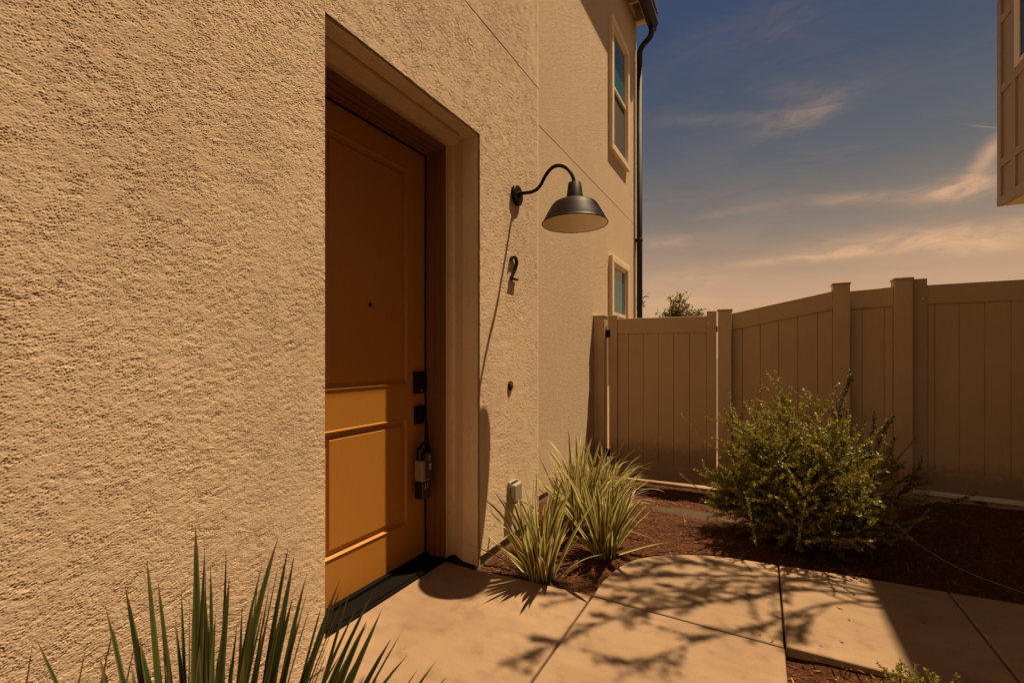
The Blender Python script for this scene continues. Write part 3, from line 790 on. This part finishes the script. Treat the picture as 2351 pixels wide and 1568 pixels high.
# local frame: x along the gate, z from the gate's bottom
def gate_parts(par, w_, ztl, ztr, zst, stile, flip=False, blocks=None, first=.12):
    def G(mb, name, m=M_FENCE, **kw):
        o = mb.build(name, m, par, **kw); flipcheck(o); return o
    G(MB().box(0, stile, 0, .06, 0.0, zst), 'stile', bevel=.004)
    G(MB().box(w_-stile, w_, 0, .06, -.004, zst+.005), 'stile', bevel=.004)
    G(rail(stile, w_-stile, .006, .045, ztl-.17, ztr-.17, .17), 'top_rail', bevel=.004)
    G(rail(stile, w_-stile, .006, .045, 0.002, 0.002, .165), 'bottom_rail', bevel=.004)
    G(boards(stile, w_-stile, .018, .160, .160, ztl-.165, ztr-.165, first=first), 'board_panel')
gate_parts(gate, 1.102, 1.768, 1.765, 1.810, .092)
screws_g = [(1.03, 1.69), (1.055, 1.78)]
for x, z in screws_g+[(.03, 1.62), (1.04, .09), (1.06, .12)]:
    o = MB().loft([[(x+r*cos(a*pi/5), yy, z+r*sin(a*pi/5)) for a in range(10)] for r, yy in ((.0065, .001), (.006, -.002), (.0005, -.003))], True).build('screw', M_SCREW, gate)
G(MB().box(-.035, .012, -.008, .03, 1.56, 1.645), 'hinge', M_BLACK, bevel=.003)
G(MB().box(-.035, .012, -.008, .03, .22, .30), 'hinge', M_BLACK, bevel=.003)
G(MB().box(1.095, 1.112, .02, .05, 1.60, 1.66), 'latch', M_BLACK, bevel=.003)

# fence run between the two gates
fence = thing('fence', 'tan vinyl privacy fence with three posts behind the shrub', 'fence', (.4, 5.1, 0))
post(fence, -.3915, 5.035, -.25, 1.715)
post(fence, .583, 5.075, -.15, 1.912)
post(fence, 1.030, 5.11, -.15, 1.922)
for (x0_, x1_, y_, ta, tb, ba, bb, fs) in ((-.266, .583, 5.10, 1.668, 1.836, -.12, .03, .10), (.710, 1.030, 5.14, 1.832, 1.846, .02, .03, .10)):
    P(rail(x0_, x1_, y_, .045, ta-.17, tb-.17, .17), 'top_rail', M_FENCE, parent=fence, bevel=.004)
    P(rail(x0_, x1_, y_, .045, ba, bb, .17), 'bottom_rail', M_FENCE, parent=fence, bevel=.004)
    P(boards(x0_, x1_, y_+.014, ba+.165, bb+.165, ta-.165, tb-.165, first=fs), 'board_panel', M_FENCE, parent=fence)
fixn(fence)
# wide gate on the right
gate2 = thing('gate', 'wide tan vinyl gate in the shade at the right edge', 'gate', (1.168, 5.20, .045), radians(1.0))
gate_parts(gate2, 1.42, 1.808, 1.81, 1.868, .105, first=.055)
for x, z in [(.03, 1.80), (.075, 1.69), (.075, .14), (.03, .05)]:
    MB().loft([[(x+r*cos(a*pi/5), yy, z+r*sin(a*pi/5)) for a in range(10)] for r, yy in ((.0065, .001), (.006, -.002), (.0005, -.003))], True).build('screw', M_SCREW, gate2)
sill = MB().box(1.19, 2.7, 5.215, 5.27, .003, .034).build('gate_sill', simple('white_sill', (.62, .52, .42), .5), bevel=.003)
sill['label'] = 'pale sill strip on the ground under the wide shaded gate'; sill['category'] = 'sill'
b = MB(); slab(b, [(.75, 5.08), (2.75, 5.10), (2.75, 5.6), (.75, 5.6)], -.2, 0.0); b.build('kerb', M_CONC, kind='structure')

# ------------------------------------------------------------------ neighbouring building (upper right)
nb = thing('neighbour_house', 'brown panelled neighbouring house with an overhanging upper floor', 'house', (2.13, 0, 0))
BX = 2.13; BY = 6.475
mb = MB().box(BX+.018, 6.5, -6, BY-.018, 2.79, 5.32)
P(mb, 'wall', M_SIDING, parent=nb)
mb = MB()
mb.box(BX-.004, BX+.05, -6, BY+.004, 2.772, 2.852)            # bottom board
for za, zb in ((3.155, 3.232), (3.905, 3.985), (4.62, 4.69)): mb.box(BX, BX+.03, -6, BY-.075, za, zb)
mb.box(BX-.0025, BX+.03, BY-.078, BY+.0025, 2.852, 5.32)       # corner board
y = 6.108
while y > -6:
    for za, zb in ((2.852, 3.155), (3.232, 3.905), (3.985, 4.62), (4.69, 5.32)): mb.box(BX+.001, BX+.03, y, y+.083, za, zb)
    y -= .72
for za, zb in ((2.852, 3.155), (3.232, 3.905), (3.985, 4.62)): pass
P(mb, 'battens', M_SIDING, parent=nb, bevel=.003)
mb = MB().box(BX-.012, BX+.02, 5.2, 6.095, 3.988, 4.06)
mb = MB().box(BX-.014, BX+.02, 5.99, 6.09, 3.99, 5.25).box(BX-.014, BX+.02, 5.0, 5.08, 3.99, 5.25).box(BX-.014, BX+.02, 5.08, 5.99, 3.99, 4.03).box(BX-.014, BX+.02, 5.08, 5.99, 5.2, 5.25)
wn = P(mb, 'window', M_WFRAME, parent=nb, bevel=.003)
P(MB().box(BX-.004, BX+.016, 5.08, 5.99, 4.03, 5.2), 'pane', simple('dark_glass', (.012, .014, .018), .08), parent=nb)
P(MB().box(BX+.05, 6.5, -6, BY-.03, 2.765, 2.788), 'soffit', M_FASC, parent=nb)
P(MB().box(BX+.62, 6.5, -6, BY-.5, -.3, 2.765), 'lower_wall', M_SIDING, parent=nb)
mb = MB(); 
mb.loft([[(1.83, yy, 5.29), (1.83, yy, 5.45), (4.3, yy, 6.4), (6.9, yy, 5.45), (6.9, yy, 5.29)] for yy in (-6.3, 6.75)], True, True)
flipcheck(P(mb, 'roof', M_ROOF, parent=nb))
P(MB().tube(arc([(2.42, 6.30, 2.78), (2.42, 6.30, 2.62), (2.42, 6.16, 2.55), (2.9, 6.1, 2.5)]), .05, 14), 'pipe', M_BRONZE, parent=nb, smooth=True)

# ------------------------------------------------------------------ plants
def blade(mb, base, yaw, lean, L, w_, curl, tint, seg=9, twist=0.0):
    """strap leaf: folded strip that leans out and arches"""
    p = Vector(base); th = pi/2-lean; d0 = Vector((cos(yaw), sin(yaw), 0)); side = Vector((-sin(yaw), cos(yaw), 0))
    rows = []; ds = L/seg
    for i in range(seg+1):
        t_ = i/seg
        d = d0*cos(th)+Vector((0, 0, 1))*sin(th)
        ww = w_*(0.55+0.9*t_)*(1-t_)**.62*1.35 if t_ < 1 else 0.0004
        ww = min(ww, w_)
        sd = (side*cos(twist*t_)+d.cross(side)*sin(twist*t_)).normalized(); nn = d.cross(sd)
        rows.append((p-sd*ww/2-nn*ww*.18, p.copy(), p+sd*ww/2-nn*ww*.18, t_))
        p = p+d*ds; th -= curl*ds*(0.4+1.6*t_)
    n0 = len(mb.v)
    for a, b_, c_, _ in rows: mb.v += [tuple(a), tuple(b_), tuple(c_)]
    for i in range(seg):
        o_ = n0+i*3; t0, t1 = rows[i][3], rows[i+1][3]
        mb.f += [(o_, o_+1, o_+4, o_+3), (o_+1, o_+2, o_+5, o_+4)]
        mb.uv += [((0, t0), (.5, t0), (.5, t1), (0, t1)), ((.5, t0), (1, t0), (1, t1), (.5, t1))]
        mb.t += [tint, tint]
def clump(name, label, cat, x, y, n, Lr, wr, spread, curl, m, seed, rad=.05, group=None, z=None):
    r = random.Random(seed); mb = MB(); mb.uv = []
    z = gz(x, y)-.01 if z is None else z
    for i in range(n):
        a = r.uniform(0, 2*pi); q = rad*sqrt(r.random())
        lean = abs(r.gauss(0, spread))*(.5+q/rad*.8)
        yaw = a+r.gauss(0, .5)
        blade(mb, (q*cos(a), q*sin(a), 0), yaw, min(lean, 1.25), r.uniform(*Lr)*(1-.25*min(1, lean)), r.uniform(*wr), r.uniform(*curl), r.random(), twist=r.gauss(0, .5))
    o = mb.build(name, m, smooth=True); o.location = (x, y, z)
    o['label'] = label; o['category'] = cat
    if group: o['group'] = group
    return o
GR = 'variegated strap leaved plants along the house wall'
clump('flax_plant', 'variegated strap leaved plant at the slab edge beside the doorway', 'plant', -1.08, 2.285, 66, (.34, .60), (.027, .043), .38, (.2, 1.6), M_FLAX, 3, .085, GR)
clump('flax_plant', 'variegated strap leaved plant nearest the curved path edge', 'plant', -.87, 2.74, 56, (.36, .62), (.028, .046), .40, (.1, 1.4), M_FLAX, 4, .07, GR)
clump('flax_plant', 'upright variegated plant against the wall behind the two front clumps', 'plant', -1.17, 3.10, 95, (.42, .76), (.022, .034), .40, (.2, 1.7), M_FLAX, 5, .09, GR)
clump('flax_plant', 'fine leaved arching yellow green plant in front of the gate post', 'plant', -1.12, 3.52, 210, (.38, .66), (.007, .013), .52, (.8, 3.2), M_FLAX, 6, .10, GR)
# large dark green clump in the foreground, blades placed by where they stand and lean
fr = MB(); fr.uv = []
tips = [(-.80,.83,.50,.030),(-.70,.88,.40,.028),(-.63,.93,.34,.026),(-.86,.78,.54,.030),(-.75,.82,.36,.032),(-.90,.75,.44,.032),(-.82,.76,.38,.032),(-.87,.80,.50,.020),(-.76,.85,.42,.022),(-.66,.93,.36,.018),(-.83,.79,.42,.026),(-.91,.79,.55,.024),(-.95,.78,.60,.020),(-.72,.86,.33,.022),(-.60,.95,.30,.016),(-1.01,.69,.60,.020),(-1.06,.72,.64,.018),(-.79,.80,.35,.024),(-1.40,.47,.59,.020),(-1.52+.1,.36,.56,.016),(-1.31,.55,.50,.022),(-1.25,.53,.46,.026),(-1.17,.60,.56,.022),(-1.13,.69,.66,.014),(-1.07,.62,.55,.022),(-1.02,.74,.60,.016),(-.98,.68,.55,.024),(-.94,.80,.58,.014),(-.90,.74,.48,.022),(-.80,.86,.44,.016),(-1.34,.53,.68,.018),(-1.24,.59,.76,.024),(-1.22,.60,.71,.022),(-1.18,.63,.70,.018),(-1.07,.69,.73,.024),(-1.04,.70,.71,.022),(-1.03,.71,.69,.018),(-1.0,.72,.64,.018),(-.93,.76,.63,.022),(-.91,.77,.62,.020),
        (-.84,.81,.56,.024),(-.82,.82,.49,.022),(-.73,.88,.43,.020),(-1.375,.50,.62,.022),(-1.40,.46,.47,.020),(-1.27,.56,.55,.024),(-1.23,.58,.60,.026),(-1.15,.62,.64,.022),(-1.12,.66,.55,.026),(-1.09,.64,.60,.024),
        (-.97,.74,.57,.026),(-.95,.72,.50,.026),(-.88,.80,.52,.022),(-1.30,.50,.52,.024),(-1.05,.60,.50,.028),(-1.19,.66,.50,.024),(-1.00,.66,.46,.026),(-.78,.83,.38,.022),(-.70,.90,.36,.016),(-1.14,.55,.52,.026),(-1.10,.74,.58,.016),(-.90,.84,.47,.016),
        (-1.33,.60,.58,.014),(-1.16,.7,.62,.013),(-.99,.80,.50,.013),(-1.27,.64,.64,.015),(-.86,.74,.44,.024),(-.92,.68,.42,.026),(-1.35,.42,.45,.022),(-1.21,.50,.46,.026)]
r = random.Random(11)
for (x, y, z, wd) in list(tips):
    tips.append((x+r.uniform(-.06, .06), y+r.uniform(-.05, .05), z-r.uniform(.04, .22), wd*r.uniform(.7, 1.0)))
bx, by, bz = -1.02, .50, -.03
for (x, y, z, wd) in tips:
    b0 = Vector(((x-bx)*.26+r.uniform(-.03, .03), (y-by)*.26+r.uniform(-.03, .03), 0)); tp = Vector((x-bx, y-by, z-bz))
    d = tp-b0; yaw = atan2(d.y, d.x); h = Vector((d.x, d.y, 0)).length
    L = d.length*1.05; lean = atan2(h, d.z); curl = r.uniform(.1, .45)
    if z < .5 and r.random() < .3: curl += r.uniform(.5, 1.6)
    blade(fr, b0, yaw, max(0, lean-curl*L*.38), L, wd*.95, curl, r.random(), seg=12, twist=r.uniform(-1.4, 1.4))
fp = fr.build('flax_plant', M_FLAXG, smooth=True); fp.location = (bx, by, bz)
fp['label'] = 'large dark green flax plant with upright blades at the near corner'; fp['category'] = 'plant'

def leafq(mb, p, d, up, L, w_, tint):
    s_ = d.cross(up)
    if s_.length < 1e-4: s_ = d.orthogonal()
    s_.normalize(); n = s_.cross(d)
    n0 = len(mb.v)
    mb.v += [tuple(p), tuple(p+d*L*.45+s_*w_/2+n*w_*.12), tuple(p+d*L), tuple(p+d*L*.45-s_*w_/2+n*w_*.12)]
    mb.f.append((n0, n0+1, n0+2, n0+3)); mb.t.append(tint)
def rv(r): 
    while True:
        v = Vector((r.uniform(-1, 1), r.uniform(-1, 1), r.uniform(-1, 1)))
        if .05 < v.length < 1: return v.normalized()
def shoot(st, lv, p, d, L, r, rad, leafL, leafW, dens, up=.15, droop=0.0, tintb=.5, start=.15, wander=.16, opp=True):
    pts = [Vector(p)]; d = Vector(d).normalized(); n = max(4, int(L/.035)); ds = L/n; p = Vector(p)
    for i in range(n):
        d = (d+rv(r)*wander*.5+Vector((0, 0, up-droop*i/n))*.12).normalized(); p = p+d*ds; pts.append(p.copy())
    if st is not None: 
        m0 = len(st.f); st.tube(pts, [rad*(1-.8*i/n)+.0004 for i in range(n+1)], 4, False)
        if st.t is not None and False: st.t += [0]*(len(st.f)-m0)
    k_ = int(L*dens); ph = r.uniform(0, 6)
    for i in range(k_):
        t_ = start+(1-start)*(i+r.random()*.5)/max(1, k_); j = min(n-1, int(t_*n)); q = pts[j].lerp(pts[j+1], t_*n-j)
        dd = (pts[j+1]-pts[j]).normalized(); o_ = dd.orthogonal().normalized(); o2 = dd.cross(o_)
        for s2 in ((0, pi) if opp else (0,)):
            a = ph+i*1.9+s2+r.gauss(0, .3); ou = o_*cos(a)+o2*sin(a)
            ld = (dd*.6+ou*.9+Vector((0, 0, .25))+rv(r)*.25).normalized()
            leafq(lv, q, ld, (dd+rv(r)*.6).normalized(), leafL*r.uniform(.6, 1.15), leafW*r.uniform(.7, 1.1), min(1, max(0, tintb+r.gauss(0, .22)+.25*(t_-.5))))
    return pts
def bush(name, label, x, y, R, H, nmain, nsub, leafL, leafW, dens, m, seed, top=None, lean=(0, 0), sub=(.08, .22)):
    r = random.Random(seed); root = thing(name, label, 'shrub', (x, y, gz(x, y)-.01)); st = MB(); lv = MB()
    for i in range(nmain):
        a = r.uniform(0, 2*pi); el_ = math.asin(r.uniform(.02, 1)**1.5); 
        lump = .86+.34*noise.noise(Vector((cos(a)*1.7+seed, sin(a)*1.7, el_*2.2)))
        tgt = Vector((cos(a)*cos(el_)*R*r.uniform(.7, 1.0)*lump*1.1+lean[0], sin(a)*cos(el_)*R*.85*r.uniform(.7, 1.0)*lump+lean[1], .08+sin(el_)*H*r.uniform(.68, 1.0)*lump*1.12))
        d = (tgt+Vector((0, 0, .25*H))).normalized(); L = tgt.length
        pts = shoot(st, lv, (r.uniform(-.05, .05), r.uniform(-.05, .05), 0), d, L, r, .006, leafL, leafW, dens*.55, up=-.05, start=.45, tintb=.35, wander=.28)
        for k_ in range(nsub):
            q = pts[r.randint(len(pts)//3, len(pts)-1)]
            dd = ((q+Vector((0, 0, .05))).normalized()+rv(r)*1.1+Vector((0, 0, .12))).normalized()
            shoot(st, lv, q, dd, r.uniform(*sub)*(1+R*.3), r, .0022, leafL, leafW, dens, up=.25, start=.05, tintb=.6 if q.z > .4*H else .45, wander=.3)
    if top: top(st, lv, r)
    st.build('stems', M_BARK, root); lv.build('foliage', m, root)
    return root
def tops(st, lv, r):
    for (dx, dy, dz, L, lean_) in ((-.33, .0, .72, .30, -.2), (-.22, .05, .78, .30, .1), (-.02, .1, .72, .25, .2), (.30, .12, .66, .34, .15), (.36, -.02, .62, .30, .4), (-.52, .1, .60, .30, -.8), (.5, 0, .55, .28, .7), (-.45, -.1, .25, .3, -1.4), (.45, -.3, .2, .3, 1.2), (0, -.5, .15, .3, 0.2), (-.2, -.48, .12, .28, -.3)):
        shoot(st, lv, (dx, dy, dz), (lean_, 0, 1), L, r, .003, .018, .010, 130, up=.3, start=.0, tintb=.6, wander=.2)
bush('shrub', 'broad light green small leaved shrub sunlit in front of the fence', 0.175, 3.56, .57, .98, 165, 20, .0205, .0140, 118, M_LEAF, 21, tops)
# darker, larger leaved shrub standing in the shade behind it
r = random.Random(5)
root = thing('shrub', 'sparse dark leaved shrub with long shoots reaching past the bright shrub', 'shrub', (.52, 4.10, gz(.52, 4.10)-.01)); st = MB(); lv = MB()
for (dx, dy, dz, L) in ((-.22, .0, 1.15, 1.16), (-.26, .04, 1.0, 1.0), (-.15, .02, 1.05, .98), (.30, .05, .78, .93), (.36, -.02, .62, .80), (.42, .02, .40, .68), (.40, .06, .30, .60), (.30, .0, .80, .80), (.05, .05, .8, .85), (.30, -.1, .5, .66), (.2, -.1, .7, .8), (.62, -.06, .12, .8), (.7, .1, .05, .7)):
    d = Vector((dx, dy, dz)).normalized()
    pts = shoot(st, lv, (r.uniform(-.04, .04), 0, 0), d, L, r, .006, .030, .015, 48, up=.12, start=.25, tintb=.5, wander=.14)
    for k_ in range(5):
        q = pts[r.randint(len(pts)//3, len(pts)-2)]; shoot(st, lv, q, (d+rv(r)*.5).normalized(), r.uniform(.08, .2), r, .0025, .028, .014, 60, up=.1, start=.1, tintb=.45)
st.build('stems', M_BARK, root); lv.build('foliage', M_LEAFD, root)
bush('shrub', 'small yellow green shrub in the mulch gap at the lower right corner', .50, 1.84, .18, .155, 55, 10, .014, .009, 140, M_LEAF, 31, sub=(.05, .11))
# dry grass stem arching over the mulch
o = MB().tube(catmull([(.62, 3.05, .34), (.74, 3.12, .22), (.92, 3.22, .10), (1.10, 3.28, .03), (1.22, 3.30, -.005)]), .0010, 5).build('grass_stem', M_PALE)
o['label'] = 'single pale dry stem arching from the shrub over the dark mulch'; o['category'] = 'plant stem'

# young tree just outside the frame on the right; its low limb overhangs the path and throws the leafy shadow
tree = thing('tree', 'young tree beside the neighbouring house whose limbs overhang the path', 'tree', (2.02, 4.15, -.03))
tr = MB(); lv = MB(); r = random.Random(17)
T0 = Vector((2.02, 4.15, -.03))
def W2(p): return Vector(p)-T0
tr.tube([W2(p) for p in catmull([(2.02, 4.15, -.03), (2.0, 4.13, 1.0), (1.97, 4.14, 2.0), (1.93, 4.12, 2.9), (1.9, 4.1, 3.3)])], [.045-.0012*i for i in range(21)], 10)
kx, ky = 1/4.1, 1.08/4.1
def up_(sx, sy, h): return (sx+h*kx, sy+h*ky, h)      # the point at height h whose shadow falls on (sx, sy)
limbs = [
  ([(1.60, 3.90, 3.58), (1.42, 3.85, 3.95), up_(.25, 2.92, 4.15), up_(.0, 2.78, 4.15), up_(-.35, 2.62, 4.2), up_(-.68, 2.50, 4.2)], .012),
  ([(1.60, 3.90, 3.58), (1.42, 3.80, 3.95), up_(.20, 2.82, 4.1), up_(-.02, 2.60, 4.1), up_(-.30, 2.36, 4.1), up_(-.5, 2.2, 4.1)], .012),
  ([up_(.25, 2.92, 4.15), up_(.0, 2.90, 4.2), up_(-.30, 2.86, 4.2), up_(-.5, 2.76, 4.2)], .008),
  ([up_(-.25, 2.40, 3.8), up_(-.62, 2.36, 3.85), up_(-1.0, 2.26, 3.9), up_(-1.32, 2.04, 3.95)], .008),
  ([(1.93, 4.12, 2.9), (1.60, 3.90, 3.58), up_(.18, 2.92, 3.75), up_(-.35, 2.66, 3.85), up_(-.85, 2.36, 3.9), up_(-1.20, 2.02, 3.95)], .020),
  ([(1.60, 3.90, 3.58), up_(.22, 2.80, 3.70), up_(-.25, 2.40, 3.8), up_(-.62, 2.02, 3.85), up_(-.80, 1.68, 3.9)], .016),
  ([(1.62, 3.92, 3.55), up_(.30, 2.70, 3.65), up_(.02, 2.35, 3.7), up_(-.25, 2.05, 3.72), up_(-.42, 1.78, 3.75)], .014),
  ([(1.60, 3.90, 3.58), up_(.12, 2.98, 3.85), up_(-.30, 2.84, 3.95), up_(-.62, 2.66, 4.0)], .013),
  ([up_(.22, 2.80, 3.70), up_(-.10, 2.66, 3.8), up_(-.40, 2.45, 3.85), up_(-.62, 2.24, 3.85), up_(-.95, 2.12, 3.9)], .010),
  ([up_(.30, 2.70, 3.65), up_(.20, 2.50, 3.68), up_(.12, 2.38, 3.7)], .008),
]
for pts, rad in limbs:
    c_ = [W2(p) for p in catmull(pts, 8)]; n = len(c_)
    tr.tube(c_, [rad*(1-.85*i/n) for i in range(n)], 7)
    i0 = int(n*.36)
    for i in range(i0, n, 1):
        if r.random() < .95:
            d = (c_[min(i+1, n-1)]-c_[max(i-1, 0)]).normalized()
            L = r.uniform(.06, .22)
            shoot(tr, lv, c_[i], (d*1.0+rv(r)*.8).normalized(), L*1.15, r, .003, .048, .023, 60, up=0, start=.1, tintb=.5, wander=.25)
    shoot(tr, lv, c_[-2], (c_[-1]-c_[-4]).normalized(), .16, r, .002, .040, .017, 50, up=0, start=0)
for k_ in range(12):      # the rest of the crown, over the neighbour's side
    a = r.uniform(-2.4, -.4); d = Vector((cos(a)*.6, sin(a)*.8, 1)).normalized()
    pts = shoot(tr, lv, W2((1.92, 4.1, 3.1)), d, r.uniform(.6, 1.1), r, .010, .042, .018, 40, up=0, start=.3, wander=.3)
    for q in pts[len(pts)//3::3]: shoot(tr, lv, q, (d+rv(r)*.9).normalized(), r.uniform(.15, .35), r, .003, .042, .018, 50, up=0)
tr.build('trunk', M_BARK, tree); lv.build('crown', M_TREEL, tree)

# trees beyond the fence
def far_tree(x, y, H, R, seed, label, blobs, leaf=.095, n=1500):
    r = random.Random(seed); root = thing('tree', label, 'tree', (x, y, -.3), group=None); tk = MB(); lv = MB()
    tk.tube(catmull([(0, 0, 0), (.05, 0, H*.3), (0, .05, H*.55), (.1, 0, H*.75)]), [.10-.004*i for i in range(16)], 8)
    for (dx, dy, dz, rr, kk) in blobs:
        c_ = Vector((dx, dy, dz))
        tk.tube([(0, 0, H*.5), tuple(c_*.5+Vector((0, 0, H*.3))), tuple(c_)], [.04, .025, .008], 6)
        for i in range(int(kk*1.9)):
            v = rv(r)*(r.random()**.4)*rr; p = c_+Vector((v.x, v.y, v.z*.75))
            tw = rv(r)
            for q in range(5): 
                leafq(lv, p+tw*.05*q, (rv(r)+tw).normalized(), rv(r), leaf*r.uniform(.6, 1.2), leaf*.55, r.random())
    tk.build('trunk', M_BARK, root); lv.build('crown', M_TREEL, root); return root
far_tree(-2.35, 13.6, 3.0, 1, 41, 'bushy green tree rising beyond the narrow gate', [(-.55, 0, 2.35, .42, 90), (.0, .1, 2.55, .36, 90), (.28, 0, 2.85, .26, 42), (.32, 0, 3.16, .15, 14), (.12, 0, 3.12, .10, 5), (.55, .1, 2.65, .28, 36), (.80, 0, 2.72, .12, 9), (-1.0, .2, 2.2, .5, 90), (.3, .2, 2.2, .6, 110)])
far_tree(-3.75, 13.0, 2.9, 1, 43, 'tree mostly hidden behind the house with a twig showing past the downspout', [(0, 0, 2.7, .45, 60), (.55, 0, 3.1, .15, 9), (.72, 0, 3.16, .09, 5), (.25, 0, 2.2, .4, 60)])
S.cycles.max_bounces = 8
